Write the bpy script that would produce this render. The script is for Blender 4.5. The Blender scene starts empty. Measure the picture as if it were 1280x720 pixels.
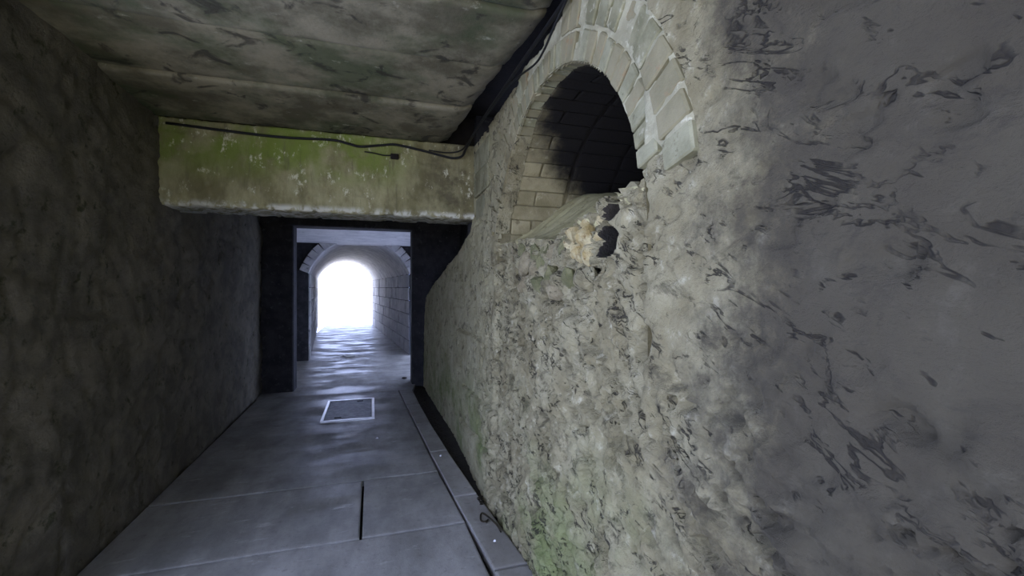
import bpy, math, random
import numpy as np
from mathutils import Vector, Matrix

random.seed(7)
S = bpy.context.scene
COL = S.collection

# ------------------------------------------------------------------ camera
cam_d = bpy.data.cameras.new('camera')
cam_d.sensor_width = 36.0
cam_d.lens = 36.0 * 560 / 1280
cam_d.clip_start = 0.02
cam = bpy.data.objects.new('camera', cam_d)
COL.objects.link(cam)
cam.location = (0, 0, 1.6)
cam.rotation_euler = (math.radians(90), 0, -math.radians(17.35))
S.camera = cam

# ------------------------------------------------------------------ sky, sun, exposure
W = bpy.data.worlds.new('overcast_sky')
S.world = W
W.use_nodes = True
bgn = W.node_tree.nodes['Background']
bgn.inputs['Color'].default_value = (0.50, 0.60, 1.0, 1)
bgn.inputs['Strength'].default_value = 8.5

sun_d = bpy.data.lights.new('sun', 'SUN')
sun_d.energy = 20.0
sun_d.angle = math.radians(12)
sun_d.color = (1.0, 0.93, 0.78)
sun = bpy.data.objects.new('sun', sun_d)
COL.objects.link(sun)
sun.location = (-4, -8, 12)
sun.rotation_euler = (math.radians(4), math.radians(-15), 0)

S.view_settings.view_transform = 'Standard'
S.view_settings.look = 'None'
S.view_settings.gamma = 1.0
S.view_settings.use_curve_mapping = False
S.view_settings.exposure = -0.25

# ------------------------------------------------------------------ numpy noise
def _hash(ix, iy, seed):
    h = (ix.astype(np.int64) * 374761393 + iy.astype(np.int64) * 668265263 + seed * 982451653) & 0xFFFFFFFF
    h = ((h ^ (h >> 13)) * 1274126177) & 0xFFFFFFFF
    h = (h ^ (h >> 16)) & 0xFFFFFFFF
    return h.astype(np.float64) / 4294967295.0

def vnoise(x, y, seed=0):
    x = np.asarray(x, float); y = np.asarray(y, float)
    ix = np.floor(x); iy = np.floor(y)
    fx = x - ix; fy = y - iy
    fx = fx * fx * fx * (fx * (fx * 6 - 15) + 10); fy = fy * fy * fy * (fy * (fy * 6 - 15) + 10)
    a = _hash(ix, iy, seed); b = _hash(ix + 1, iy, seed)
    c = _hash(ix, iy + 1, seed); d = _hash(ix + 1, iy + 1, seed)
    return (a * (1 - fx) + b * fx) * (1 - fy) + (c * (1 - fx) + d * fx) * fy

def fbm(x, y, seed=0, oct=4):
    t = 0; amp = 0.5; s = 0
    for k in range(oct):
        t = t + amp * vnoise(x * 2 ** k + 17.3 * k, y * 2 ** k - 9.1 * k, seed + k)
        s += amp; amp *= 0.5
    return t / s

def worley(x, y, seed=0):
    x = np.asarray(x, float); y = np.asarray(y, float)
    ix = np.floor(x); iy = np.floor(y)
    f1 = np.full(x.shape, 9.0); f2 = np.full(x.shape, 9.0); cid = np.zeros(x.shape)
    for dx in (-1, 0, 1):
        for dy in (-1, 0, 1):
            cx = ix + dx; cy = iy + dy
            px = cx + 0.15 + 0.7 * _hash(cx, cy, seed); py = cy + 0.15 + 0.7 * _hash(cx, cy, seed + 5)
            d = np.hypot(px - x, py - y)
            closer = d < f1
            f2 = np.where(closer, f1, np.minimum(f2, d))
            cid = np.where(closer, _hash(cx, cy, seed + 9), cid)
            f1 = np.where(closer, d, f1)
    return f1, f2, cid

def sstep(a, b, x):
    t = np.clip((np.asarray(x, float) - a) / (b - a), 0, 1)
    return t * t * (3 - 2 * t)

# ------------------------------------------------------------------ materials
def srgb(r, g, b):
    f = lambda c: (c / 255 / 12.92) if c / 255 <= 0.04045 else ((c / 255 + 0.055) / 1.055) ** 2.4
    return (f(r), f(g), f(b), 1)

class NT:
    def __init__(self, name):
        self.m = bpy.data.materials.new(name); self.m.use_nodes = True
        self.t = self.m.node_tree; self.n = self.t.nodes; self.l = self.t.links
        self.b = self.n['Principled BSDF']
        self.co = self.n.new('ShaderNodeTexCoord').outputs['Object']
        g = self.n.new('ShaderNodeNewGeometry'); self.pos = g.outputs['Position']
        self.b.inputs['Specular IOR Level'].default_value = 0.3
    def scaled(self, v, sx, sy, sz):
        mp = self.n.new('ShaderNodeMapping'); mp.inputs['Scale'].default_value = (sx, sy, sz)
        self.l.new(v, mp.inputs['Vector']); return mp.outputs[0]
    def noise(self, v, scale, detail=5, rough=0.6, dist=0.0):
        q = self.n.new('ShaderNodeTexNoise'); q.inputs['Scale'].default_value = scale
        q.inputs['Detail'].default_value = detail; q.inputs['Roughness'].default_value = rough
        q.inputs['Distortion'].default_value = dist
        self.l.new(v, q.inputs['Vector']); return q.outputs['Fac']
    def ramp(self, fac, a, b, va=0.0, vb=1.0):
        r = self.n.new('ShaderNodeMapRange'); r.interpolation_type = 'SMOOTHSTEP'
        r.inputs['From Min'].default_value = a; r.inputs['From Max'].default_value = b
        r.inputs['To Min'].default_value = va; r.inputs['To Max'].default_value = vb
        self.l.new(fac, r.inputs['Value']); return r.outputs[0]
    def mix(self, fac, a, b):
        q = self.n.new('ShaderNodeMix'); q.data_type = 'RGBA'
        if isinstance(fac, (int, float)): q.inputs['Factor'].default_value = fac
        else: self.l.new(fac, q.inputs['Factor'])
        for s, v in ((6, a), (7, b)):
            if isinstance(v, tuple): q.inputs[s].default_value = v
            else: self.l.new(v, q.inputs[s])
        return q.outputs[2]
    def math(self, op, a, b):
        q = self.n.new('ShaderNodeMath'); q.operation = op
        for i, v in enumerate((a, b)):
            if isinstance(v, (int, float)): q.inputs[i].default_value = v
            else: self.l.new(v, q.inputs[i])
        return q.outputs[0]
    def sep(self, v):
        q = self.n.new('ShaderNodeSeparateXYZ'); self.l.new(v, q.inputs[0]); return q.outputs
    def bump(self, h, strength=0.5, dist=0.02):
        q = self.n.new('ShaderNodeBump'); q.inputs['Strength'].default_value = strength
        q.inputs['Distance'].default_value = dist
        self.l.new(h, q.inputs['Height']); self.l.new(q.outputs[0], self.b.inputs['Normal'])
    def done(self, col, rough=0.9):
        if isinstance(col, tuple): self.b.inputs['Base Color'].default_value = col
        else: self.l.new(col, self.b.inputs['Base Color'])
        if isinstance(rough, (int, float)): self.b.inputs['Roughness'].default_value = rough
        else: self.l.new(rough, self.b.inputs['Roughness'])
        return self.m

def mottled(name, c1, c2, c3=None, scale=6, bump=0.4, rough=0.9, bscale=40, bdist=0.01):
    q = NT(name)
    n1 = q.noise(q.pos, scale, 6, 0.65)
    c = q.mix(q.ramp(n1, 0.35, 0.65), c1, c2)
    if c3:
        c = q.mix(q.ramp(q.noise(q.pos, scale * 2.7, 5, 0.7), 0.56, 0.70), c, c3)
    q.bump(q.noise(q.pos, bscale, 6, 0.7), bump, bdist)
    return q.done(c, rough)

def wall_material():
    q = NT('rough_wall')
    x, y, z = q.sep(q.pos)
    p = q.pos
    base = q.mix(q.ramp(q.noise(p, 3.5, 6, 0.65), 0.36, 0.64), srgb(128, 119, 88), srgb(156, 148, 115))
    base = q.mix(q.ramp(q.math('ADD', y, q.math('MULTIPLY', q.noise(p, 3, 5, .6), .8)), 3.3, 4.3, 0, .8), base, q.mix(q.ramp(q.noise(p, 5, 6, .65), .36, .64), srgb(162, 155, 118), srgb(190, 183, 146)))  # far render painted paler to make up for weak light there
    base = q.mix(q.ramp(q.noise(p, 14, 6, 0.7), 0.56, 0.72, 0, .8), base, srgb(190, 183, 153))
    base = q.mix(q.ramp(q.noise(q.scaled(p, 1, .7, 1), 8, 7, 0.75, 0.6), 0.52, 0.66, 0, 0.8), base, srgb(84, 78, 58))
    # algae
    alg = q.math('MULTIPLY', q.ramp(q.noise(p, 1.9, 5, 0.6), 0.42, 0.66), q.ramp(z, 1.15, 0.1))
    base = q.mix(q.math('MULTIPLY', alg, 0.8), base, srgb(110, 124, 66))
    # dark speckle of lichen and dirt
    sp = q.ramp(q.noise(q.scaled(p, 1, .6, 1), 34, 4, 0.75, 0.4), 0.60, 0.72)
    base = q.mix(q.math('MULTIPLY', sp, 0.6), base, srgb(62, 56, 44))
    # wall colour painted darker nearer the entrance, as if dimly lit
    gy = q.math('ADD', y, q.math('MULTIPLY', q.math('SUBTRACT', q.noise(p, 3, 7, 0.75), 0.5), 1.5))
    base = q.mix(q.ramp(gy, 1.22, 0.72, 0, 0.9), base, srgb(66, 61, 50))
    # dark cracks running with the old bedding, mostly in the broken stretch
    mp = q.n.new('ShaderNodeMapping'); mp.inputs['Rotation'].default_value = (-0.50, 0, 0); q.l.new(p, mp.inputs['Vector'])
    st = q.scaled(mp.outputs[0], 1, .42, 1.3)
    cr = q.math('ABSOLUTE', q.math('SUBTRACT', q.noise(st, 9, 4, 0.6, 0.7), 0.5), 0)
    msk = q.math('MULTIPLY', q.ramp(q.noise(q.scaled(p, 1, 1, 1), 6.5, 4, 0.6), 0.48, 0.60), q.ramp(y, 4.2, 3.0, 0.12, 1.0))
    crack = q.math('MULTIPLY', q.ramp(cr, 0.026, 0.006), msk)
    pits = q.math('MULTIPLY', q.ramp(q.noise(st, 26, 3, 0.6, 0.3), 0.66, 0.74), q.ramp(y, 5.0, 2.8, 0.35, 1.0))
    dark_marks = q.math('MAXIMUM', crack, pits)
    base = q.mix(q.math('MULTIPLY', dark_marks, 0.85), base, srgb(40, 36, 28))
    h0 = q.math('MULTIPLY', dark_marks, -2.2)
    h = q.math('ADD', q.math('ADD', h0, q.noise(p, 55, 8, 0.75)), q.math('MULTIPLY', q.noise(q.scaled(p, 1, .55, 1), 22, 6, 0.7, 0.5), 1.4))
    q.bump(h, 0.8, 0.014)
    return q.done(base, 0.92)

def ceiling_material():
    q = NT('stained_ceiling_concrete')
    p = q.pos
    c = q.mix(q.ramp(q.noise(p, 2.6, 6, 0.65), 0.38, 0.64), srgb(88, 84, 66), srgb(132, 126, 104))
    c = q.mix(q.ramp(q.noise(p, 1.5, 5, 0.6), 0.50, 0.66, 0, 0.7), c, srgb(58, 72, 44))
    c = q.mix(q.ramp(q.noise(q.scaled(p, 1, 1.6, 1), 7, 6, 0.75), 0.60, 0.74, 0, 0.8), c, srgb(160, 158, 138))
    c = q.mix(q.ramp(q.noise(p, 4.5, 5, 0.6, 0.8), 0.56, 0.66, 0, 0.8), c, srgb(44, 42, 34))
    q.bump(q.noise(p, 36, 6, 0.7), 0.4, 0.01)
    return q.done(c, 0.95)

def beam_material():
    q = NT('mossy_beam_concrete')
    p = q.pos
    x, y, z = q.sep(p)
    c = q.mix(q.ramp(q.noise(q.scaled(p, 1.6, 1, .7), 4, 6, 0.65), 0.36, 0.66), srgb(122, 116, 80), srgb(160, 154, 114))
    alg = q.math('MULTIPLY', q.ramp(q.noise(p, 3.2, 5, 0.6), 0.36, 0.60), q.math('MULTIPLY', q.ramp(x, 0.55, -0.1), q.ramp(z, 2.40, 2.75)))
    c = q.mix(q.math('MULTIPLY', alg, 0.85), c, srgb(112, 130, 48))
    end_shade = q.math('MULTIPLY', q.ramp(q.noise(p, 4, 5, 0.65), 0.40, 0.62), q.ramp(x, 0.15, 0.75))  # right end painted darker, as light falls off along the beam
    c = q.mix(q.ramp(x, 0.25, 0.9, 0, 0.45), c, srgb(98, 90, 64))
    c = q.mix(q.math('MULTIPLY', end_shade, 0.85), c, srgb(78, 72, 52))
    streak = q.ramp(q.noise(q.scaled(p, 14, 1, 1.3), 1.6, 4, 0.6), 0.58, 0.70, 0, 0.6)
    c = q.mix(streak, c, srgb(104, 98, 72))
    lime = q.ramp(q.noise(q.scaled(p, 1.5, 1, 1), 7, 7, 0.78), 0.57, 0.66, 0, 0.8)
    c = q.mix(lime, c, srgb(214, 210, 178))
    edge = q.math('MULTIPLY', q.ramp(z, 2.33, 2.275), q.ramp(q.noise(q.scaled(p, 1, 1, .5), 13, 5, 0.6), 0.40, 0.6))
    c = q.mix(edge, c, srgb(205, 203, 185))
    q.bump(q.noise(p, 40, 6, 0.7), 0.5, 0.01)
    return q.done(c, 0.9)

def floor_material(name, a, b, c3):
    q = NT(name)
    p = q.pos
    c = q.mix(q.ramp(q.noise(q.scaled(p, 1.4, .6, 1), 2.2, 6, 0.65), 0.32, 0.70), a, b)
    c = q.mix(q.ramp(q.noise(q.scaled(p, .55, 1.5, 1), 6, 6, 0.7), 0.58, 0.72, 0, 0.6), c, c3)
    c = q.mix(q.ramp(q.noise(p, 24, 6, .75), .52, .72, 0, .45), c, srgb(92, 88, 80))
    wet = q.ramp(q.noise(q.scaled(p, .5, 1.0, 1), 2.6, 5, 0.6), 0.38, 0.62, 0.34, 0.66)
    q.bump(q.math('ADD', q.noise(q.scaled(p, .6, 1.5, 1), 9, 6, 0.6), q.math('MULTIPLY', q.noise(p, 60, 5, 0.7), 0.6)), 0.30, 0.009)
    q.b.inputs['Specular IOR Level'].default_value = 0.5
    return q.done(c, wet)

M = {}
M['wall'] = wall_material()
M['ceil'] = ceiling_material()
M['beam'] = beam_material()
M['slab'] = floor_material('damp_path_concrete', srgb(128, 126, 118), srgb(168, 165, 156), srgb(206, 203, 194))
M['kerb'] = floor_material('kerb_stone', srgb(134, 130, 120), srgb(168, 164, 154), srgb(200, 196, 186))
M['soil_and_shade'] = mottled('wet_soil_and_hole_shade', srgb(34, 30, 24), srgb(56, 50, 40), srgb(50, 56, 34), 9, 0.8, 0.8, 50, 0.03)
M['brick'] = [mottled('grey_brick_a', srgb(122, 119, 92), srgb(148, 145, 116), srgb(98, 94, 70), 7, 0.5),
              mottled('grey_brick_b', srgb(112, 109, 82), srgb(142, 138, 108), srgb(166, 162, 136), 8, 0.5),
              mottled('grey_brick_c', srgb(136, 129, 100), srgb(122, 116, 88), srgb(136, 118, 88), 6, 0.5)]
M['mortar'] = mottled('lime_mortar', srgb(166, 161, 132), srgb(146, 141, 113), srgb(188, 183, 155), 12, 0.7)
def lining_material(name, c1, c2, c3):
    q = NT(name); x, y, z = q.sep(q.pos)
    c = q.mix(q.ramp(q.noise(q.pos, 6, 6, .65), .36, .64), c1, c2)
    c = q.mix(q.ramp(q.noise(q.pos, 15, 5, .7), .56, .70), c, c3)
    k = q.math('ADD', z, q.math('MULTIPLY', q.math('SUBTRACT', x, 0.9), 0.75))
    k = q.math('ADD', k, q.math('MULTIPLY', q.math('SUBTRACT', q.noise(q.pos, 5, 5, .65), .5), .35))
    c = q.mix(q.ramp(k, 2.54, 2.80), c, srgb(20, 17, 14))  # niche shade painted in: lining blackens upward and deeper
    q.bump(q.noise(q.pos, 40, 6, .7), .5, .01)
    return q.done(c, .92)
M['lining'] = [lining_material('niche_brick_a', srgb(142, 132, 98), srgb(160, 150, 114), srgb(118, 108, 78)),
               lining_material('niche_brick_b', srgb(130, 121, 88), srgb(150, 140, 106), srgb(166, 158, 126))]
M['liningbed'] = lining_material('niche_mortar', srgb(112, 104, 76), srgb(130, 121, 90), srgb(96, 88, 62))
M['near_black'] = mottled('near_black_masonry_and_shade', srgb(22, 19, 16), srgb(34, 30, 26), None, 5, 0.6, 0.95)  # near black; stands in for shade in the niche and roof void
M['stone'] = [mottled('rubble_grey', srgb(158, 150, 132), srgb(186, 178, 158), srgb(120, 112, 92), 10, 0.8, 0.9, 30, 0.02),
              mottled('rubble_brown', srgb(118, 108, 82), srgb(146, 136, 106), srgb(78, 70, 50), 10, 0.8, 0.9, 30, 0.02),
              mottled('rubble_yellow', srgb(158, 138, 88), srgb(184, 172, 132), srgb(120, 98, 60), 12, 0.9, 0.9, 30, 0.02),
              mottled('rubble_mossy', srgb(92, 92, 60), srgb(124, 120, 84), srgb(60, 62, 38), 10, 0.8, 0.9, 30, 0.02)]
M['render'] = mottled('niche_render', srgb(164, 156, 112), srgb(182, 174, 130), srgb(136, 130, 90), 5, 0.4)
M['dark'] = mottled('dark_stone_and_shade', srgb(36, 36, 38), srgb(54, 54, 56), srgb(70, 70, 72), 5, 0.5, 0.85)  # dark stone; its colour also stands for shade on recess and spandrels
M['far'] = [mottled('tunnel_block_a', srgb(172, 170, 168), srgb(198, 196, 192), srgb(138, 136, 136), 4, 0.4),
            mottled('tunnel_block_b', srgb(158, 156, 156), srgb(188, 186, 184), srgb(206, 204, 200), 4, 0.4),
            mottled('tunnel_block_c', srgb(184, 182, 178), srgb(168, 166, 164), srgb(128, 128, 130), 4, 0.4)]
M['farmortar'] = mottled('tunnel_mortar', srgb(92, 92, 94), srgb(112, 110, 110), None, 5, 0.4)
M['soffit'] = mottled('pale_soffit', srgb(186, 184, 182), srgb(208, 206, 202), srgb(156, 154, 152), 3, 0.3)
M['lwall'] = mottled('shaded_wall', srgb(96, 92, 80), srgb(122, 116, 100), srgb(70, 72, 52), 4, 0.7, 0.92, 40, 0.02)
M['cable'] = mottled('black_cable', srgb(14, 14, 14), srgb(24, 24, 22), None, 20, 0.2, 0.6)
M['iron'] = mottled('worn_cover_steel', srgb(120, 122, 130), srgb(150, 152, 158), srgb(96, 96, 100), 14, 0.5, 0.5, 60, 0.006)
M['rim'] = mottled('pale_cover_rim', srgb(226, 226, 224), srgb(240, 240, 238), None, 14, 0.1, 0.28)
M['rimsteel'] = mottled('worn_bright_rim', srgb(226, 226, 224), srgb(240, 240, 238), None, 14, 0.1, 0.28)
M['rimsteel'].node_tree.nodes['Principled BSDF'].inputs['Metallic'].default_value = 1.0
M['leaf'] = mottled('dead_leaf', srgb(48, 40, 24), srgb(30, 27, 18), srgb(70, 62, 36), 30, 0.3)
M['paper'] = mottled('pale_scrap', srgb(232, 230, 222), srgb(220, 218, 210), None, 10, 0.2)
M['pale_bounce_ground'] = mottled('pale_outside_bounce', srgb(214, 212, 206), srgb(228, 226, 220), srgb(198, 196, 190), 1.2, 0.4)  # made pale so it bounces more light into the far tunnel
M['ground'] = mottled('outside_ground', srgb(150, 146, 128), srgb(170, 164, 146), srgb(130, 140, 96), 1.2, 0.5)

# ------------------------------------------------------------------ mesh helpers
def link(name, me, mat=None, parent=None, **props):
    o = bpy.data.objects.new(name, me); COL.objects.link(o)
    if mat is not None and me is not None and not me.materials: me.materials.append(mat)
    if parent is not None: o.parent = parent
    for k, v in props.items(): o[k] = v
    return o

def mesh(name, v, f, smooth=False):
    me = bpy.data.meshes.new(name)
    me.from_pydata([tuple(map(float, p)) for p in v], [], [tuple(map(int, q)) for q in f]); me.update()
    if smooth: me.shade_smooth()
    return me

def grid_mesh(name, P, keep=None, flip=False, smooth=True, slot=None):
    """P: (n, m, 3) points; keep: (n-1, m-1) bool."""
    n, m, _ = P.shape
    i, j = np.meshgrid(np.arange(n - 1), np.arange(m - 1), indexing='ij')
    a = i * m + j
    q = np.stack([a, a + m, a + m + 1, a + 1], -1)
    if flip: q = q[..., ::-1]
    q = q[keep] if keep is not None else q.reshape(-1, 4)
    v = P.reshape(-1, 3)
    used = np.zeros(len(v), bool); used[q.ravel()] = True
    idx = np.cumsum(used) - 1
    v = v[used]; q = idx[q]
    me = bpy.data.meshes.new(name)
    me.vertices.add(len(v)); me.vertices.foreach_set('co', v.astype(np.float32).ravel())
    me.loops.add(len(q) * 4); me.loops.foreach_set('vertex_index', q.astype(np.int32).ravel())
    me.polygons.add(len(q))
    me.polygons.foreach_set('loop_start', (np.arange(len(q)) * 4).astype(np.int32))
    if slot is not None: me.polygons.foreach_set('material_index', slot[keep].astype(np.int32))
    me.update(calc_edges=True)
    if smooth: me.shade_smooth()
    return me

def box_mesh(name, lo, hi, bev=0.0):
    x0, y0, z0 = lo; x1, y1, z1 = hi
    if bev <= 0:
        v = [(x, y, z) for z in (z0, z1) for y in (y0, y1) for x in (x0, x1)]
        f = [(0, 2, 3, 1), (4, 5, 7, 6), (0, 1, 5, 4), (2, 6, 7, 3), (0, 4, 6, 2), (1, 3, 7, 5)]
        return mesh(name, v, f)
    import bmesh
    bm = bmesh.new()
    bmesh.ops.create_cube(bm, size=1)
    for q in bm.verts:
        q.co = Vector(((x0 + x1) / 2 + q.co.x * (x1 - x0), (y0 + y1) / 2 + q.co.y * (y1 - y0), (z0 + z1) / 2 + q.co.z * (z1 - z0)))
    bmesh.ops.bevel(bm, geom=bm.edges[:], offset=bev, segments=1, affect='EDGES', profile=0.5)
    me = bpy.data.meshes.new(name); bm.to_mesh(me); bm.free()
    return me

def block_variant(name, seed, mat, bev=0.07, jit=0.05):
    """unit worn block, 44 triangles, shared by alike pieces"""
    import bmesh
    rnd = random.Random(seed)
    bm = bmesh.new(); bmesh.ops.create_cube(bm, size=1)
    for q in bm.verts:
        q.co += Vector((rnd.uniform(-jit, jit), rnd.uniform(-jit, jit), rnd.uniform(-jit, jit)))
    bmesh.ops.bevel(bm, geom=bm.edges[:], offset=bev, segments=1, affect='EDGES', profile=0.5)
    me = bpy.data.meshes.new(name); bm.to_mesh(me); bm.free()
    me.materials.append(mat)
    return me

def chunk_variant(name, seed, mat, sub=2):
    """rough broken stone"""
    import bmesh
    rnd = random.Random(seed)
    bm = bmesh.new(); bmesh.ops.create_icosphere(bm, subdivisions=sub, radius=0.56)
    off = [Vector((rnd.gauss(0, 1), rnd.gauss(0, 1), rnd.gauss(0, 1))).normalized() for _ in range(9)]
    cut = [rnd.uniform(0.30, 0.50) for _ in range(9)]
    for q in bm.verts:
        for o, c in zip(off, cut):
            d = q.co.dot(o)
            if d > c: q.co -= o * (d - c)
        q.co += Vector((rnd.uniform(-1, 1), rnd.uniform(-1, 1), rnd.uniform(-1, 1))) * 0.045
    me = bpy.data.meshes.new(name); bm.to_mesh(me); bm.free()
    me.materials.append(mat)
    return me

def place(name, me, parent, loc, scale, rot=(0, 0, 0)):
    o = bpy.data.objects.new(name, me); COL.objects.link(o)
    o.parent = parent; o.location = loc; o.scale = scale; o.rotation_euler = rot
    return o

def catmull(pts, n=8):
    pts = [Vector(p) for p in pts]; P = [pts[0] * 2 - pts[1]] + pts + [pts[-1] * 2 - pts[-2]]
    out = []
    for i in range(1, len(P) - 2):
        a, b, c, d = P[i - 1:i + 3]
        for k in range(n):
            t = k / n
            out.append(0.5 * ((2 * b) + (c - a) * t + (2 * a - 5 * b + 4 * c - d) * t * t + (3 * b - a - 3 * c + d) * t ** 3))
    out.append(P[-2]); return out

def tube_mesh(name, pts, r, seg=8):
    v = []; f = []
    up = Vector((0.3, 0.2, 1)).normalized()
    for i, p in enumerate(pts):
        t = (pts[min(i + 1, len(pts) - 1)] - pts[max(i - 1, 0)]).normalized()
        a = t.cross(up)
        if a.length < 1e-3: a = t.cross(Vector((1, 0, 0)))
        a.normalize(); b = t.cross(a).normalized()
        for k in range(seg):
            g = 2 * math.pi * k / seg
            v.append(p + a * (r * math.cos(g)) + b * (r * math.sin(g)))
    for i in range(len(pts) - 1):
        for k in range(seg):
            a0 = i * seg + k; a1 = i * seg + (k + 1) % seg
            f.append((a0, a1, a1 + seg, a0 + seg))
    f.append(tuple(range(seg))[::-1]); f.append(tuple(range((len(pts) - 1) * seg, len(pts) * seg)))
    return mesh(name, v, f, True)

def curve_through(pairs, x):
    xs = [p[0] for p in pairs]; ys = [p[1] for p in pairs]
    return np.interp(x, xs, ys)

# ------------------------------------------------------------------ layout constants (metres)
YC, Z0, R0 = 2.25, 1.78, 0.944            # blind arch: centre along the path, springing height, radius
R1, R2 = 1.07, 1.225                      # outer edges of its two brick rings
XW = 0.915                                # face of the right-hand wall
ZC = 2.95                                 # underside of ceiling planks
XL = -1.60                                # invented left-hand wall
# broken top edge of the infill inside the arch, along the path
RUB = [(1.20, 1.96), (1.35, 1.955), (1.47, 1.97), (1.56, 1.965), (1.63, 1.96), (1.72, 1.935), (1.86, 1.92),
       (2.00, 1.885), (2.15, 1.85), (2.40, 1.88), (2.60, 1.905), (2.90, 1.92), (3.20, 1.925)]
def rub(y): return curve_through(RUB, y)

def crackline(y, z, pts, w, depth):
    d = np.full(np.shape(y), 9.0)
    for (y0, z0), (y1, z1) in zip(pts[:-1], pts[1:]):
        vx, vz = y1 - y0, z1 - z0
        t = np.clip(((y - y0) * vx + (z - z0) * vz) / (vx * vx + vz * vz), 0, 1)
        d = np.minimum(d, np.hypot(y - y0 - t * vx, z - z0 - t * vz))
    d = d + (fbm(y * 30, z * 30, 91, 2) - 0.5) * w * 1.3
    return depth * np.exp(-(d / w) ** 2)

CRACKS = [([(3.07, 0.70), (3.5, 0.675), (3.9, 0.66), (4.5, 0.615)], 0.014, 0.06),
          ([(3.70, 1.16), (4.1, 1.165), (4.5, 1.15), (4.95, 1.157)], 0.012, 0.04),
          ([(3.0, 0.37), (3.12, 0.33), (3.3, 0.36), (3.5, 0.32), (3.75, 0.33), (4.05, 0.28), (4.6, .24)], 0.017, 0.06),
          ([(1.45, 0.92), (1.50, 1.00), (1.46, 1.06), (1.55, 1.12)], 0.016, 0.05),
          ([(1.30, 1.45), (1.36, 1.58), (1.33, 1.72), (1.31, 1.95)], 0.009, 0.03),
          ([(1.5, 0.40), (1.75, 0.46), (1.9, 0.44)], 0.014, 0.04),
          ([(2.0, 0.62), (2.2, 0.66), (2.35, 0.63)], 0.012, 0.035),
          ([(3.14, 2.2), (3.16, 1.9), (3.13, 1.6), (3.15, 1.2), (3.12, .8)], 0.007, 0.016),
          ([(3.45, 2.20), (3.6, 2.185), (4.1, 2.19)], 0.012, 0.04),
          ([(2.45, 1.70), (2.75, 1.62), (3.0, 1.60)], 0.014, 0.04)]

HOLES = [(1.58, 1.79, 0.074), (1.545, 1.895, 0.040)]
def wall_face(y, z):
    """x of the right wall's rough face"""
    y = np.asarray(y, float); z = np.asarray(z, float)
    x = XW - 0.055 * sstep(2.2, 0.2, z) - 0.02 * np.sin(y * 0.9)
    x = x + 0.025 * sstep(4.0, 7.5, y) * -1
    rubble = sstep(3.75, 2.75, y + .5 * (fbm(y * 4, z * 4, 41, 3) - .5)) * sstep(1.22, 1.38, y + 0.12 * (fbm(y * 5, z * 5, 40, 3) - .5))
    low = sstep(1.55, 1.05, z + 0.3 * (fbm(y * 3, z * 3, 44, 3) - .5))
    rough = np.clip(np.maximum(rubble, low * sstep(3.9, 2.9, y)), 0, 1)
    rough = rough * sstep(0.05, -0.06, z - np.where((y > 1.2) & (y < 3.25), rub(y), 1.75 + 0 * y) - .08)
    plain = 1 - rough
    d = 0
    # broken stonework
    wy = y + 0.10 * (fbm(y * 7, z * 7, 3, 3) - .5); wz = z + 0.10 * (fbm(y * 7 + 5, z * 7, 4, 3) - .5)
    f1, f2, cid = worley(wy * 3.6, (wz - .25 * wy) * 6.5, 21)
    joint = 1 - sstep(0.0, 0.11, f2 - f1)
    show = sstep(0.45, 0.62, fbm(y * 2.3, z * 2.3, 61, 4))
    d = d + rough * (0.014 * (cid - 0.5) - 0.016 * joint) * show
    p_ = y + .5 * z + .05 * (fbm(y * 9, z * 9, 6, 3) - .5); q_ = z - .5 * y + .05 * (fbm(y * 9 + 3, z * 9, 7, 3) - .5)
    g1, g2, gid = worley(p_ * 9, q_ * 21, 33)
    d = d + rough * 0.020 * (gid - .5)
    d = d + rough * 0.050 * (fbm(y * 2.1 + z * .6, z * 2.6, 11, 4) - .5)
    d = d + rough * 0.060 * (fbm(p_ * 12, q_ * 24, 12, 5) - .5)
    rid = 1 - np.abs(2 * fbm(p_ * 5, q_ * 15, 75, 3) - 1)
    d = d - rough * 0.040 * sstep(0.94, 0.99, rid) * sstep(.46, .60, fbm(y * 4, z * 4, 76, 3))
    pit = fbm(p_ * 9, q_ * 17, 71, 3)
    d = d - rough * 0.055 * sstep(0.63, 0.70, pit)
    # plastered stretches
    d = d + plain * (0.020 * (fbm(y * 2.0, z * 2.4, 14, 4) - .5) + 0.012 * (fbm(y * 18, z * 18, 15, 3) - .5))
    d = d - plain * 0.014 * sstep(0.70, 0.76, fbm(y * 13, z * 17, 72, 2))
    # jamb strips stand a little proud of the broken infill
    d = d + 0.028 * sstep(3.12, 3.17, y) * sstep(2.24, 2.18, z) * sstep(4.6, 3.6, y) + 0.020 * sstep(1.33, 1.28, y) * sstep(0.9, 1.2, z)
    for pts, w, dep in CRACKS:
        d = d - crackline(y, z, pts, w, dep)
    # two round holes broken into the infill
    for (hy, hz, hr, dep) in [h + (d_,) for h, d_ in zip(HOLES, (.22, .12))]:
        rr = np.hypot((y - hy), (z - hz) * 1.05) + 0.03 * (fbm(y * 14, z * 14, 81, 2) - .5)
        d = d - dep * sstep(hr * 1.12, hr * 0.75, rr)
    return x - d

# ------------------------------------------------------------------ floor
floor = link('floor', box_mesh('floor', (XL - .3, -0.6, -0.20), (1.15, 20.9, -0.055)), M['soil_and_shade'], None, kind='structure')

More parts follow.
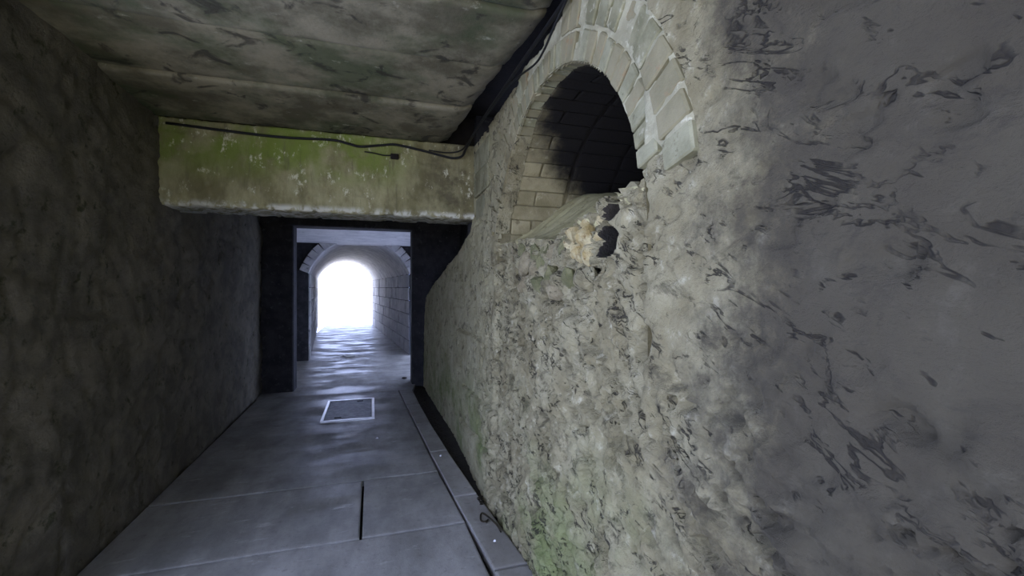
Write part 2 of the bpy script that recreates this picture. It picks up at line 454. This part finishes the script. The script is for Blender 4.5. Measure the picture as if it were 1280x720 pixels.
def slab_piece(name, quad, mat, seed, top=0.0, th=0.06, bev=0.012):
    """a paving piece from four plan corners (anticlockwise), worn top"""
    n = 9
    (ax, ay), (bx, by), (cx, cy), (dx, dy) = quad
    wd = max(.05, math.hypot(bx - ax, by - ay)); ln = max(.05, math.hypot(dx - ax, dy - ay))
    eu = min(.3, .010 / wd); ev = min(.3, .010 / ln)
    u, v = np.meshgrid(np.concatenate([[0], np.linspace(eu, 1 - eu, n - 2), [1]]), np.concatenate([[0], np.linspace(ev, 1 - ev, n - 2), [1]]), indexing='ij')
    X = (1 - u) * (1 - v) * ax + u * (1 - v) * bx + u * v * cx + (1 - u) * v * dx
    Y = (1 - u) * (1 - v) * ay + u * (1 - v) * by + u * v * cy + (1 - u) * v * dy
    Z = top + 0.006 * (fbm(X * 1.7 + seed, Y * 1.7, 5 + seed, 3) - .5)
    e = np.minimum(np.minimum(u, 1 - u), np.minimum(v, 1 - v))
    Z = Z - 0.003 * (e == 0)
    verts = [tuple(p) for p in np.stack([X, Y, Z], -1).reshape(-1, 3)]
    faces = [(i * n + j, (i + 1) * n + j, (i + 1) * n + j + 1, i * n + j + 1) for i in range(n - 1) for j in range(n - 1)]
    ring = [i * n for i in range(n)] + [(n - 1) * n + j for j in range(1, n)] + [i * n + n - 1 for i in range(n - 2, -1, -1)] + [j for j in range(n - 2, 0, -1)]
    b0 = len(verts)
    for r in ring:
        verts.append((verts[r][0], verts[r][1], top - th))
    k = len(ring)
    for i in range(k):
        a, b = ring[i], ring[(i + 1) % k]
        faces.append((b, a, b0 + i, b0 + (i + 1) % k))
    return link(name, mesh(name, verts, faces, False), mat, floor)

def kx(y):   # inner kerb joint
    return float(np.interp(y, [-1, 2.4, 4, 5.2, 7.0, 8], [.70, .655, .55, .49, .40, .38]))
g = 0.009
rows = [(-0.6, 1.15, [XL + .02, -0.35]), (1.15, 3.02, [XL + .02]), (3.02, 3.93, [XL + .02, -0.07]), (3.93, 7.22, [XL + .02]), ]
sd = 0
for y0, y1, xs in rows:
    for i, xa in enumerate(xs):
        last = i == len(xs) - 1
        xb0 = kx(y0) if last else xs[i + 1]; xb1 = kx(y1) if last else xs[i + 1]
        sd += 1
        slab_piece('paving_slab', [(xa + g, y0 + g), (xb0 - g, y0 + g), (xb1 - g, y1 - g), (xa + g, y1 - g)], M['slab'], sd)
def kout(y):  # outer kerb edge, where the damp gutter begins
    return float(np.interp(y, [-1, 2.6, 3.2, 4.2, 5.6, 7.0, 8], [.90, .86, .79, .715, .64, .60, .60]))
for y0, y1 in [(-.6, .5), (.5, 1.5), (1.5, 2.45), (2.45, 3.4), (3.4, 4.4), (4.4, 5.35), (5.35, 6.3), (6.3, 7.22)]:
    sd += 1
    slab_piece('kerb_stone', [(kx(y0) + g, y0 + g), (kout(y0), y0 + g), (kout(y1), y1 - g), (kx(y1) + g, y1 - g)], M['kerb'], sd, 0.006)
for y0, y1 in [(7.22, 9.6), (9.6, 12.0), (12.0, 14.6), (14.6, 17.4), (17.4, 20.6)]:
    sd += 1
    slab_piece('paving_slab', [(XL - (.0 if y0 < 11 else .3), y0 + g), (0.62 if y0 < 7.5 else 1.03, y0 + g), (1.03, y1 - g), (XL - (.0 if y0 < 11 else .3), y1 - g)], M['slab'], sd, -0.004)

# ground outside either end
def outside(name, x0, x1, y0, y1, z):
    u, v = np.meshgrid(np.linspace(x0, x1, 40), np.linspace(y0, y1, 40), indexing='ij')
    P = np.stack([u, v, z + 0.05 * (fbm(u * .6, v * .6, 8, 3) - .5)], -1)
    return grid_mesh(name, P)
link('floor_entrance', outside('floor_entrance', -14, 3.0, -16, -0.6, -0.04), M['ground'], None, kind='structure')
link('floor_beyond', outside('floor_beyond', -14, 10, 20.75, 50, -0.05), M['pale_bounce_ground'], None, kind='structure')

# ------------------------------------------------------------------ right wall
ys = np.concatenate([np.arange(-0.6, 0.3, 0.05), np.arange(0.3, 1.445, 0.0125), np.arange(1.45, 1.705, 0.005), np.arange(1.71, 3.4, 0.0125), np.arange(3.4, 4.26, 0.0165)])
zs = np.concatenate([np.arange(-0.12, 1.675, 0.0135), np.arange(1.68, 1.965, 0.006), np.arange(1.97, 2.945, 0.0135)])
Y, Z = np.meshgrid(ys, zs, indexing='ij')
Xf = wall_face(Y, Z)
yc = (Y[:-1, :-1] + Y[1:, 1:]) / 2; zc = (Z[:-1, :-1] + Z[1:, 1:]) / 2
inside = (np.abs(yc - YC) < R0 - .01) & (zc > rub(yc) + 0.02 * (fbm(yc * 18, zc * 18, 5, 2) - .5)) & ((zc < Z0) | (np.hypot(yc - YC, zc - Z0) < R0 - .01))
# within the brick rings the body lies back as mortar bed
rr = np.hypot(Y - YC, Z - Z0)
ringmask = (rr > R0 - .03) & (rr < R2 + .01) & (Z > 1.98)
hole = np.zeros(yc.shape, bool)  # faces inside the holes get a near-black colour as painted shade
for hy, hz, hr in HOLES: hole |= np.hypot(yc - hy, (zc - hz) * 1.05) + 0.03 * (fbm(yc * 14, zc * 14, 81, 2) - .5) < hr * 1.13
wm = grid_mesh('wall_right', np.stack([Xf, Y, Z], -1), ~inside, flip=True, slot=hole)
wm.materials.append(M['wall']); wm.materials.append(M['soil_and_shade'])
wall = link('wall_right', wm, None, None, kind='structure')

# mortar bed of the rings: pale pointing, just behind the brick faces
th = np.linspace(-0.05, math.pi + 0.05, 150); rad = np.linspace(R0 - .004, R2 + .03, 40)
T, Rr = np.meshgrid(th, rad, indexing='ij')
yy = YC + Rr * np.cos(T); zz = Z0 + Rr * np.sin(T)
xx = wall_face(yy, zz) + .006 - (0.010 + 0.010 * fbm(yy * 25, zz * 25, 50, 3)) * sstep(R2 + .012, R2 - .02, Rr) * sstep(2.0, 2.08, zz)
kp = (zz[:-1, :-1] > 2.0 + .16 * (fbm(yy * 9, zz * 9, 13, 3)[:-1, :-1] - .5)) & (Rr[:-1, :-1] < R2 + .004 + .05 * (fbm(yy * 11, zz * 11, 8, 3)[:-1, :-1] - .5)) & (zz[:-1, :-1] < 2.93) & (T[:-1, :-1] > 0.9 + .2 * (fbm(yy * 6, zz * 6, 3, 2)[:-1, :-1] - .5))
link('pointing', grid_mesh('pointing', np.stack([xx, yy, zz], -1), kp), M['mortar'], wall)

bv = [block_variant('voussoir_block', 100 + k, M['brick'][k % 3], 0.06, 0.035) for k in range(6)]
pv = [block_variant('rendered_voussoir', 120 + k, M['wall'], 0.03, 0.012) for k in range(2)]
def voussoir(r_in, r_out, a, width, k):
    rm = (r_in + r_out) / 2
    y = YC + rm * math.cos(a); z = Z0 + rm * math.sin(a)
    if z > 2.90 or z < 2.0: return
    plain = a < 1.0
    x = float(wall_face(y, z)) + 0.037 + random.uniform(-.003, .003)
    # local x: radial, local y: tangential, local z -> depth along world X
    o = place('brick', pv[k % 2] if plain else bv[k % 6], wall, (0, 0, 0), (r_out - r_in + (.014 if plain else 0), width + (.012 if plain else 0), 0.11))
    er = Vector((0, math.cos(a), math.sin(a))); et = Vector((0, -math.sin(a), math.cos(a))); en = Vector((1, 0, 0))
    R = Matrix((er, et, en)).transposed()
    o.rotation_euler = R.to_euler(); o.location = (x, y, z)
n1 = 40
for k in range(n1):
    a = math.pi * (k + .5) / n1
    voussoir(R0 - .004, R1 - .008, a, math.pi * (R0 + .06) / n1 - .012 + random.uniform(-.004, .003), random.randrange(6))
n2 = 34
for k in range(n2):
    a = math.pi * (k + .5) / n2 + .02
    voussoir(R1 + .008, R2 - .004 + random.uniform(-.01, .01), a, math.pi * (R1 + .08) / n2 - .014 + random.uniform(-.005, .003), random.randrange(6))
# squared blocks in the spandrel on the entrance side of the arch, and the strip beside the beam
sv = [block_variant('spandrel_block', 140 + k, M['brick'][k % 3], 0.05, 0.03) for k in range(4)]
z = 2.22
while z < 2.85:
    h = random.uniform(.16, .24)
    place('stone_block', random.choice(sv), wall, (float(wall_face(3.85, z + h / 2)) + .040, 3.83, z + h / 2), (.12, .54, h - .008))
    z += h

# niche behind the arch: barrel lining of bricks, back wall, heaped infill
XB = 2.55
nt = 48
ta = np.linspace(0, math.pi, nt); tx = np.linspace(XW - .03, XB, 8)
TT, TX = np.meshgrid(ta, tx, indexing='ij')
P = np.stack([TX, YC + (R0 + .004) * np.cos(TT), Z0 + (R0 + .004) * np.sin(TT)], -1)
low = np.stack([tx, np.full(8, YC + R0 + .004), np.full(8, 1.2)], -1)[None]; low2 = low.copy(); low2[..., 1] = YC - R0 - .004
P = np.concatenate([low, P, low2], 0)
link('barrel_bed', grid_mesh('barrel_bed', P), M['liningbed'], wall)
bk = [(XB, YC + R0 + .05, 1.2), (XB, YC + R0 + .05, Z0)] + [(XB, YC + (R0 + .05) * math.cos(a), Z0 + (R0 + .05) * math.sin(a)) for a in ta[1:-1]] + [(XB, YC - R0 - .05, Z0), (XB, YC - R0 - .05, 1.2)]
link('niche_back', mesh('niche_back', bk, [tuple(range(len(bk)))]), M['near_black'], wall)
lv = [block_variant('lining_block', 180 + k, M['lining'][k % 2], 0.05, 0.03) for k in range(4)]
nc = 27
for c in range(nc):
    a = math.pi * (c + .5) / nc
    zq = Z0 + R0 * math.sin(a)
    hgt = math.pi * R0 / nc - .006
    xs_ = [XW + .06, XW + .45] if c % 2 else [XW + .06, XW + .22, XW + .45]
    segs = list(zip(xs_[:-1], xs_[1:]))
    xq = XW + .465
    while xq < XB - .1:
        segs.append((xq, min(xq + .34, XB))); xq += .34
    for xa, xb in segs:
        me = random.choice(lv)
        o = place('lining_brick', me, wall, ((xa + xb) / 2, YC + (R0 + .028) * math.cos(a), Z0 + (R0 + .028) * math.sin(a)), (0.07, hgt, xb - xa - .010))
        er = Vector((0, math.cos(a), math.sin(a))); et = Vector((0, -math.sin(a), math.cos(a))); en = Vector((1, 0, 0))
        o.rotation_euler = Matrix((er, et, en)).transposed().to_euler()
# infill surface
ux = np.linspace(0, 1, 60); vy = np.arange(YC - R0 - .02, YC + R0 + .03, 0.014)
U, V = np.meshgrid(ux, vy, indexing='ij')
xx = wall_face(V, rub(V)) + .004 + U * (XB - XW)
rise = np.interp(V, [1.3, 1.7, 2.1, 2.5, 3.2], [.05, .10, .16, .30, .42])
zz = rub(V) + rise * sstep(0, .42, U) + (0.03 * (fbm(V * 6, U * 9, 31, 4) - .5)) * sstep(0, .05, U)
P = np.stack([xx, V, zz], -1)
front = P[:1].copy(); front[..., 2] -= .06; front[..., 0] += .03
link('infill_ledge', grid_mesh('infill_ledge', np.concatenate([front, P], 0), flip=True), M['render'], wall)

# loose and bedded rubble along the broken infill edge
cv = [[chunk_variant('rubble_chunk', 300 + 10 * t + k, M['wall'] if t == 0 else M['stone'][t]) for k in range(4)] for t in range(4)]
def chunk(y, z, s, t, out=0.0, rot=None):
    x = float(wall_face(y, z)) + 0.28 * s[0] - out
    place('stone', random.choice(cv[t]), wall, (x, y, z), s, rot or tuple(random.uniform(-.5, .5) for _ in range(3)))
# pale crest by the near jamb
for y, z, w, h, t in [(1.38, 1.93, .13, .10, 0), (1.47, 1.95, .12, .10, 0), (1.555, 1.95, .11, .09, 0), (1.42, 1.84, .16, .13, 0), (1.47, 1.76, .06, .07, 0),
                      (1.665, 1.885, .07, .08, 2), (1.73, 1.87, .12, .12, 2), (1.80, 1.83, .12, .11, 2), (1.84, 1.76, .11, .10, 2), (1.76, 1.81, .08, .08, 2), (1.87, 1.82, .09, .08, 2), (1.70, 1.83, .06, .07, 2), (1.96, 1.80, .08, .08, 2), (1.80, 1.70, .09, .07, 2), (1.83, 1.885, .12, .09, 2), (1.91, 1.77, .12, .14, 2), (1.76, 1.745, .11, .10, 2), (1.92, 1.86, .13, .10, 2),
                      (2.03, 1.80, .16, .15, 3), (2.06, 1.70, .16, .12, 3), (2.18, 1.78, .15, .14, 1), (2.22, 1.68, .17, .12, 3), (2.33, 1.79, .16, .18, 3), (2.42, 1.70, .18, .13, 1),
                      (2.50, 1.80, .14, .16, 3), (2.62, 1.76, .17, .18, 1), (2.74, 1.83, .13, .15, 3), (2.80, 1.73, .14, .14, 0), (2.92, 1.83, .12, .16, 1), (2.97, 1.73, .12, .13, 0),
                      (1.95, 1.64, .18, .12, 3), (1.78, 1.64, .19, .12, 0), (1.60, 1.68, .16, .12, 0), (1.45, 1.70, .17, .14, 0), (2.10, 1.59, .2, .10, 1), (2.34, 1.60, .2, .1, 3), (2.58, 1.62, .2, .12, 1), (2.86, 1.60, .18, .14, 0)]:
    chunk(y, z, (.10, w, h), t, -.006)
# stretch of the wall beyond the beam: top weathers down to the dark pier
ys2 = np.arange(4.24, 7.96, 0.025); ts = np.linspace(0, 1, 190)
Yb, Tb = np.meshgrid(ys2, ts, indexing='ij')
ztop = np.interp(Yb, [4.2, 4.3, 5.07, 5.74, 6.9, 7.96], [2.25, 2.17, 1.99, 1.87, 1.63, 1.36]) + 0.05 * (fbm(Yb * 3, Yb * 0, 18, 4) - .5)
Zb = -0.12 + Tb * (ztop + .12)
Pb = np.stack([wall_face(Yb, Zb), Yb, Zb], -1)
ex = []
for k, (dx, dz) in enumerate([(0.03, 0.012), (0.15, 0.03), (0.30, 0.05), (0.60, 0.06)]):
    e = Pb[:, -1:].copy(); e[..., 0] += dx; e[..., 2] += dz; ex.append(e)
link('battered_wall', grid_mesh('battered_wall', np.concatenate([Pb] + ex, 1), flip=True), M['wall'], wall)
u, v = np.meshgrid(np.arange(4.2, 11.2, .1), np.arange(1.0, 3.3, .1), indexing='ij')
link('recess_face', grid_mesh('recess_face', np.stack([1.42 + 0.05 * fbm(u * 3, v * 3, 2, 3), u, v], -1), flip=True), M['dark'], wall)  # set back and coloured dark to give the shade beyond the beam
link('leak_pad', box_mesh('leak_pad', (.96, 4.22, 2.0), (1.5, 4.64, 3.26)), M['dark'], wall)  # added box, closes a sky leak behind the beam end
link('added_void_floor', box_mesh('added_void_floor', (.93, -.6, 2.76), (2.7, 4.24, 2.93)), M['near_black'], wall)  # unseen chamber added above the wall so the ceiling gap stays dark
link('added_void_back', box_mesh('added_void_back', (2.6, -.6, 2.9), (2.7, 4.24, 3.27)), M['near_black'], wall)
link('added_void_end', box_mesh('added_void_end', (.70, -.62, 2.93), (2.7, -.5, 3.27)), M['near_black'], wall)
# wall outside the entrance
u, v = np.meshgrid(np.arange(-14, -0.5, .12), np.arange(-.1, 3.3, .12), indexing='ij')
link('entrance_wall', grid_mesh('entrance_wall', np.stack([wall_face(u, v), u, v], -1), flip=True), M['wall'], wall)

# ------------------------------------------------------------------ invented left wall
u, v = np.meshgrid(np.arange(2.3, 11.2, .03), np.arange(-.12, 3.3, .03), indexing='ij')  # invented wall, begun late so side light reaches the right wall
f1, f2, cid = worley(u * 2.6, v * 4.2, 88)
d = 0.012 * (cid - .5) - 0.018 * (1 - sstep(0, .10, f2 - f1)) + 0.03 * (fbm(u * 11, v * 14, 29, 4) - .5) + 0.06 * (fbm(u * 3, v * 3, 19, 5) - .5)
wl = link('wall_left', grid_mesh('wall_left', np.stack([XL + d, u, v], -1)), M['lwall'], None, kind='structure')
link('corner_pier', box_mesh('corner_pier', (XL - .6, -2.2, -.1), (XL - .2, -1.85, 3.25), .02), M['lwall'], wl)
link('wall_end', box_mesh('wall_end', (XL - .6, 2.3, -.1), (XL - .02, 2.6, 3.25)), M['lwall'], wl)

# ------------------------------------------------------------------ ceiling: concrete planks across the path, slab above
ceil = link('ceiling', box_mesh('ceiling', (XL - .6, -2.2, 3.26), (2.7, 20.6, 3.6)), M['near_black'], None, kind='structure')
edges = [-2.2, -1.4, -0.6, 0.2, 0.83, 1.46, 2.09, 2.675, 3.36, 4.215]  # roof carried on unseen behind the camera to cut sky light
for i, (a, b) in enumerate(zip(edges[:-1], edges[1:])):
    n = 24
    uu, vv = np.meshgrid(np.linspace(0, 1, 70), np.linspace(a + .006, b - .006, n), indexing='ij')
    xe = np.interp(vv, [1.0, 2.1, 3.0, 4.2], [.86, .825, .76, .68]) + .05 * (fbm(vv * 5, vv * 0, 29, 4) - .5)
    uu = (XL - .3) + uu * (xe - XL + .3)
    e = np.minimum(vv - a, b - vv)
    lz = ZC + [.006, 0, 0, .012, -.006, .010, -.004, .012, 0][i] + 0.010 * (fbm(uu * 3, vv * 3, 23 + i, 4) - .5) + .012 * sstep(.03, .006, e)
    lz = lz + 0.03 * sstep(.10, .0, xe - uu)
    low = np.stack([uu, vv, lz], -1)
    # wrap up the four sides
    def up(rw): r = rw.copy(); r[..., 2] = 3.22; return r
    P = np.concatenate([up(low[:1]), low, up(low[-1:])], 0)
    P = np.concatenate([up(P[:, :1]), P, up(P[:, -1:])], 1)
    link('concrete_plank', grid_mesh('concrete_plank', P, flip=True), M['ceil'], ceil)
link('leak_filler', box_mesh('leak_filler', (XL - .3, 4.32, 2.965), (1.5, 4.66, 3.26)), M['near_black'], ceil)  # added filler, closes a sky leak above the beam
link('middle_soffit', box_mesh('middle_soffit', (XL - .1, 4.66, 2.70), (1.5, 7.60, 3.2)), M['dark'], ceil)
link('pale_soffit', box_mesh('pale_soffit', (XL - .1, 7.96, 2.60), (1.5, 11.05, 3.2)), M['soffit'], ceil)

# ------------------------------------------------------------------ concrete beam across the path
beam = bpy.data.objects.new('concrete_beam', None); COL.objects.link(beam); beam.location = (-0.2, 4.2, 2.264)
beam['label'] = 'mossy pale concrete beam spanning the path below the plank ceiling'; beam['category'] = 'beam'
uu = np.arange(XL - .1, 0.97, .016)
vv = np.concatenate([[2.264], np.arange(2.268, 2.96, .016)])
U, V = np.meshgrid(uu, vv, indexing='ij')
chip = 0.012 * sstep(.60, .70, fbm(U * 8, V * 0, 45, 4))
Yb_ = 4.2 + 0.016 * (fbm(U * 4, V * 4, 46, 5) - .5) + 0.012 * sstep(.62, .70, fbm(U * 9, V * 9, 47, 3)) + .02 * sstep(2.285, 2.264, V)
V2 = V + chip * sstep(2.30, 2.264, V)
face = np.stack([U, Yb_, V2], -1)
bot = face[:, :1].copy(); bot2 = bot.copy(); bot[..., 1] = 4.30; bot2[..., 1] = 4.65; top = face[:, -1:].copy(); top[..., 1] = 4.65
bk2 = bot2.copy(); bk2[..., 2] = 2.96
Pm = np.concatenate([bk2, bot2, bot, face, top], 1)
bo = link('beam_body', grid_mesh('beam_body', Pm), M['beam'], beam)
bo.matrix_parent_inverse = Matrix.Translation(-beam.location)

# ------------------------------------------------------------------ dark portal frame
pf = bpy.data.objects.new('portal_frame', None); COL.objects.link(pf); pf.location = (-0.3, 7.78, 0)
pf['label'] = 'dark stone frame of two piers and a lintel before the pale tunnel'; pf['category'] = 'portal'
def part(name, lo, hi, mat, parent, bev=.02):
    o = link(name, box_mesh(name, lo, hi, bev), mat, parent)
    o.matrix_parent_inverse = Matrix.Translation(-parent.location); return o
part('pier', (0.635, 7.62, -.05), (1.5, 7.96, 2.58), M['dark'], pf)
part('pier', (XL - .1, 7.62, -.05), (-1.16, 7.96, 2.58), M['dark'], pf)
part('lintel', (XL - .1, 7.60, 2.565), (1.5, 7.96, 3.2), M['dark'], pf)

# ------------------------------------------------------------------ far tunnel (turns a little to the left)
AX = Vector((0.85, 11.0)); ANG = math.radians(5.0)
def far(u, v, z):      # u: across from the right wall (positive left), v: along
    dx = Vector((-math.sin(ANG), math.cos(ANG))); lx = Vector((-math.cos(ANG), -math.sin(ANG)))
    p = AX + lx * u + dx * v
    return Vector((p.x, p.y, z))
WT, LT, ZS, RISE = 2.20, 9.6, 1.93, 0.80
RT = (WT * WT / 4 + RISE * RISE) / (2 * RISE); ZCEN = ZS + RISE - RT; HA = math.asin(WT / 2 / RT)
def arcp(t, r): return (WT / 2 - r * math.sin(t), ZCEN + r * math.cos(t))   # t>0 is to the right
RZ = math.pi - 0
fv = [block_variant('tunnel_block', 400 + k, M['far'][k % 3], 0.04, 0.02) for k in range(6)]
def farwall(name, u0, sgn):
    w = link(name, mesh(name, [far(u0, 0, -.1), far(u0, LT, -.1), far(u0, LT, ZS + .02), far(u0, 0, ZS + .02)], [(0, 1, 2, 3)]), M['farmortar'], None, kind='structure')
    z = 0.0; row = 0
    hs = [.33, .32, .32, .32, .32, .32]
    for h in hs:
        v = -0.0 if row % 2 == 0 else -0.35
        while v < LT:
            L = random.uniform(.62, .85); a = max(v, 0); b = min(v + L, LT)
            if b - a > .08:
                c = far(u0 - sgn * (.03 + random.uniform(-.012, .012)), (a + b) / 2, z + h / 2)
                place('tunnel_stone', random.choice(fv), w, c, (.10, b - a - .02, h - .018), (0, 0, ANG))
            v += L
        z += h; row += 1
    return w
wtr = farwall('wall_far_right', 0.0, 1)
wtl = farwall('wall_far_left', WT, -1)
# vault
tt = np.linspace(-HA, HA, 26); lv_ = np.linspace(0, LT, 30)
P = np.array([[list(far(arcp(t, RT)[0], l, arcp(t, RT)[1] + .02 * math.sin(l * 7 + t * 5))) for l in lv_] for t in tt])
vault = link('ceiling_far', grid_mesh('ceiling_far', P), M['far'][1], None, kind='structure')
# portal face with spandrels and ring
wf_v = []; wf_f = []
for t in tt:
    uq, zq = arcp(t, RT); p = far(uq, -.02, zq); wf_v.append(p); q = far(uq, -.02, 3.2); wf_v.append(q)
for i in range(len(tt) - 1): wf_f.append((2 * i, 2 * i + 2, 2 * i + 3, 2 * i + 1))
for ua, ub in ((-.7, 0), (WT, WT + .6)):
    b = len(wf_v); wf_v += [far(ua, -.02, -.1), far(ub, -.02, -.1), far(ub, -.02, 3.2), far(ua, -.02, 3.2)]; wf_f.append((b, b + 1, b + 2, b + 3))
wf = link('wall_far', mesh('wall_far', wf_v, wf_f), M['dark'], None, kind='structure')  # spandrels coloured dark in place of their shade
nv = 19
rv = [block_variant('ring_block', 430 + k, M['far'][k % 3], 0.05, 0.02) for k in range(3)]
for k in range(nv):
    t = -HA + 2 * HA * (k + .5) / nv
    uq, zq = arcp(t, RT + .09)
    er = Vector((-math.sin(t) * -math.cos(ANG), -math.sin(t) * -math.sin(ANG), math.cos(t)))
    en = Vector((-math.sin(ANG), math.cos(ANG), 0)); et = en.cross(er)
    o = place('voussoir', rv[k % 3], wf, far(uq, .05, zq), (.20, 2 * HA * RT / nv + .004, .28))
    o.rotation_euler = Matrix((er, et, en)).transposed().to_euler()

# ------------------------------------------------------------------ inspection cover in the path
cv_ = bpy.data.objects.new('inspection_cover', None); COL.objects.link(cv_); cv_.location = (-0.28, 6.25, 0.004)
cv_['label'] = 'rectangular steel inspection cover with pale rim set in the path'; cv_['category'] = 'drain cover'
def cpart(name, lo, hi, mat):
    return link(name, box_mesh(name, lo, hi, .003), mat, cv_)
cpart('plate', (-.27, -.48, -.012), (.27, .48, .010), M['iron'])
for nm, lo, hi in (('rim', (-.31, -.525, -.012), (.31, -.485, .014)), ('rim', (-.31, .485, -.012), (.31, .525, .014)), ('rim', (-.31, -.484, -.012), (-.275, .484, .014)), ('rim', (.275, -.484, -.012), (.31, .484, .014))):
    cpart(nm, lo, hi, M['rimsteel'])
cpart('lifting_slot', (-.16, -.40, .0102), (-.08, -.37, .0115), M['near_black'])
cpart('lifting_slot', (.08, .37, .0102), (.16, .40, .0115), M['near_black'])

# ------------------------------------------------------------------ cables
def cable(pts, r, label):
    pts = [(x - (.018 if x > .83 else 0), y, z) for x, y, z in pts]
    me = tube_mesh('cable', catmull(pts, 8), r)
    return link('cable', me, M['cable'], None, label=label, category='cable', group='black cables at the ceiling edge')
cable([(-1.55, 4.18, 2.90), (-.8, 4.18, 2.87), (-.35, 4.178, 2.885), (-.2, 4.178, 2.865), (-.10, 4.178, 2.85), (.08, 4.178, 2.878), (.2, 4.178, 2.895), (.4, 4.178, 2.87), (.6, 4.175, 2.835), (.72, 4.165, 2.815), (.80, 4.13, 2.83), (.835, 4.02, 2.87),
       (.845, 3.7, 2.915), (.85, 3.2, 2.925), (.855, 2.7, 2.925), (.86, 2.35, 2.925), (.865, 2.1, 2.925), (.87, 1.7, 2.93), (.87, 1.0, 2.93), (.87, -.3, 2.93)], .011,
      'thick black cable sagging along the beam top then up the ceiling corner')
cable([(.50, 4.178, 2.872), (.64, 4.172, 2.862), (.74, 4.15, 2.868), (.80, 4.05, 2.88), (.832, 3.6, 2.895), (.838, 3.1, 2.885), (.845, 2.75, 2.885), (.85, 2.5, 2.85), (.852, 2.25, 2.80), (.852, 2.12, 2.81), (.853, 1.98, 2.86), (.856, 1.8, 2.905), (.86, 1.4, 2.92), (.862, .5, 2.925), (.862, -.3, 2.925)], .006,
      'thin black cable drooping over the arch bricks below the thicker cable')
# small fixing block with a cable stub on the beam
fb = bpy.data.objects.new('cable_clip', None); COL.objects.link(fb); fb.location = (.195, 4.18, 2.79)
fb['label'] = 'small dark fixing block with short cable stub on the mossy beam'; fb['category'] = 'cable clip'
link('block', box_mesh('block', (-.035, -.012, -.022), (.035, .03, .022), .005), M['near_black'], fb)
link('stub', tube_mesh('stub', catmull([(-.03, .0, .005), (-.10, -.004, .0), (-.18, -.004, .012), (-.26, .0, .018)], 6), .006), M['cable'], fb)

# ------------------------------------------------------------------ small debris
def scatter_flakes(name, n, fy, label, cat, mat):
    v = []; f = []
    for k in range(n):
        x, y, z = fy(k); s = random.uniform(.008, .022); a = random.uniform(0, 6.28)
        t1 = random.uniform(-.5, .5); t2 = random.uniform(-.5, .5)
        b = len(v)
        for (p, q) in ((-1, 0), (-.3, .55), (.5, .45), (1, 0), (.4, -.5), (-.4, -.5)):
            px = (p * math.cos(a) - q * math.sin(a)) * s; py = (p * math.sin(a) + q * math.cos(a)) * s
            v.append((x + px, y + py, z + abs(px) * t1 + abs(py) * t2 + .004))
        f.append(tuple(range(b, b + 6)))
    return link(name, mesh(name, v, f), mat, None, label=label, category=cat, kind='stuff')
def gut(k):
    y = random.uniform(3.2, 7.5); xo = kout(y)
    return (random.uniform(xo - .02, .77), y, -.05 + random.uniform(0, .03) + (0.05 if y < 3.3 else 0))
scatter_flakes('leaf_litter', 700, gut, 'dark wet leaf litter lying in the gutter along the rough wall', 'leaf litter', M['leaf'])
for k, (x, y, s, lab, mt) in enumerate([(.545, 8.1, (.09, .13, .04), 'dark lump of debris on the path before the dark pier', 'soil_and_shade'),
                                       (.05, 4.95, (.03, .03, .02), 'tiny pale stone chip lying on the long path slab', 'rim'),
                                       (.62, 4.25, (.022, .022, .018), 'tiny pale pebble on the kerb edge by the gutter', 'rim'),
                                       (.735, 2.72, (.02, .02, .016), 'small white pebble on the kerb near the wall foot', 'rim')]):
    me = chunk_variant('pebble', 500 + k, M[mt], 1)
    o = link('pebble', me, None, None, label=lab, category='pebble'); o.location = (x, y, .006 + s[2] * .3); o.scale = s
tw = link('twig', tube_mesh('twig', catmull([(.76, 2.98, .014), (.73, 2.94, .022), (.71, 2.99, .014), (.74, 3.06, .022), (.79, 2.90, .022), (.80, 2.80, .016)], 6), .006, 6), M['leaf'], None,
          label='dark curled twig lying at the foot of the rough wall', category='twig')
sc = link('paper_scrap', box_mesh('paper_scrap', (-.10, -.14, 0), (.10, .14, .02), .008), M['paper'], None, label='pale scrap lying on the path inside the far tunnel', category='litter')
sc.location = (-.53, 11.2, .004); sc.rotation_euler = (0, 0, .3)
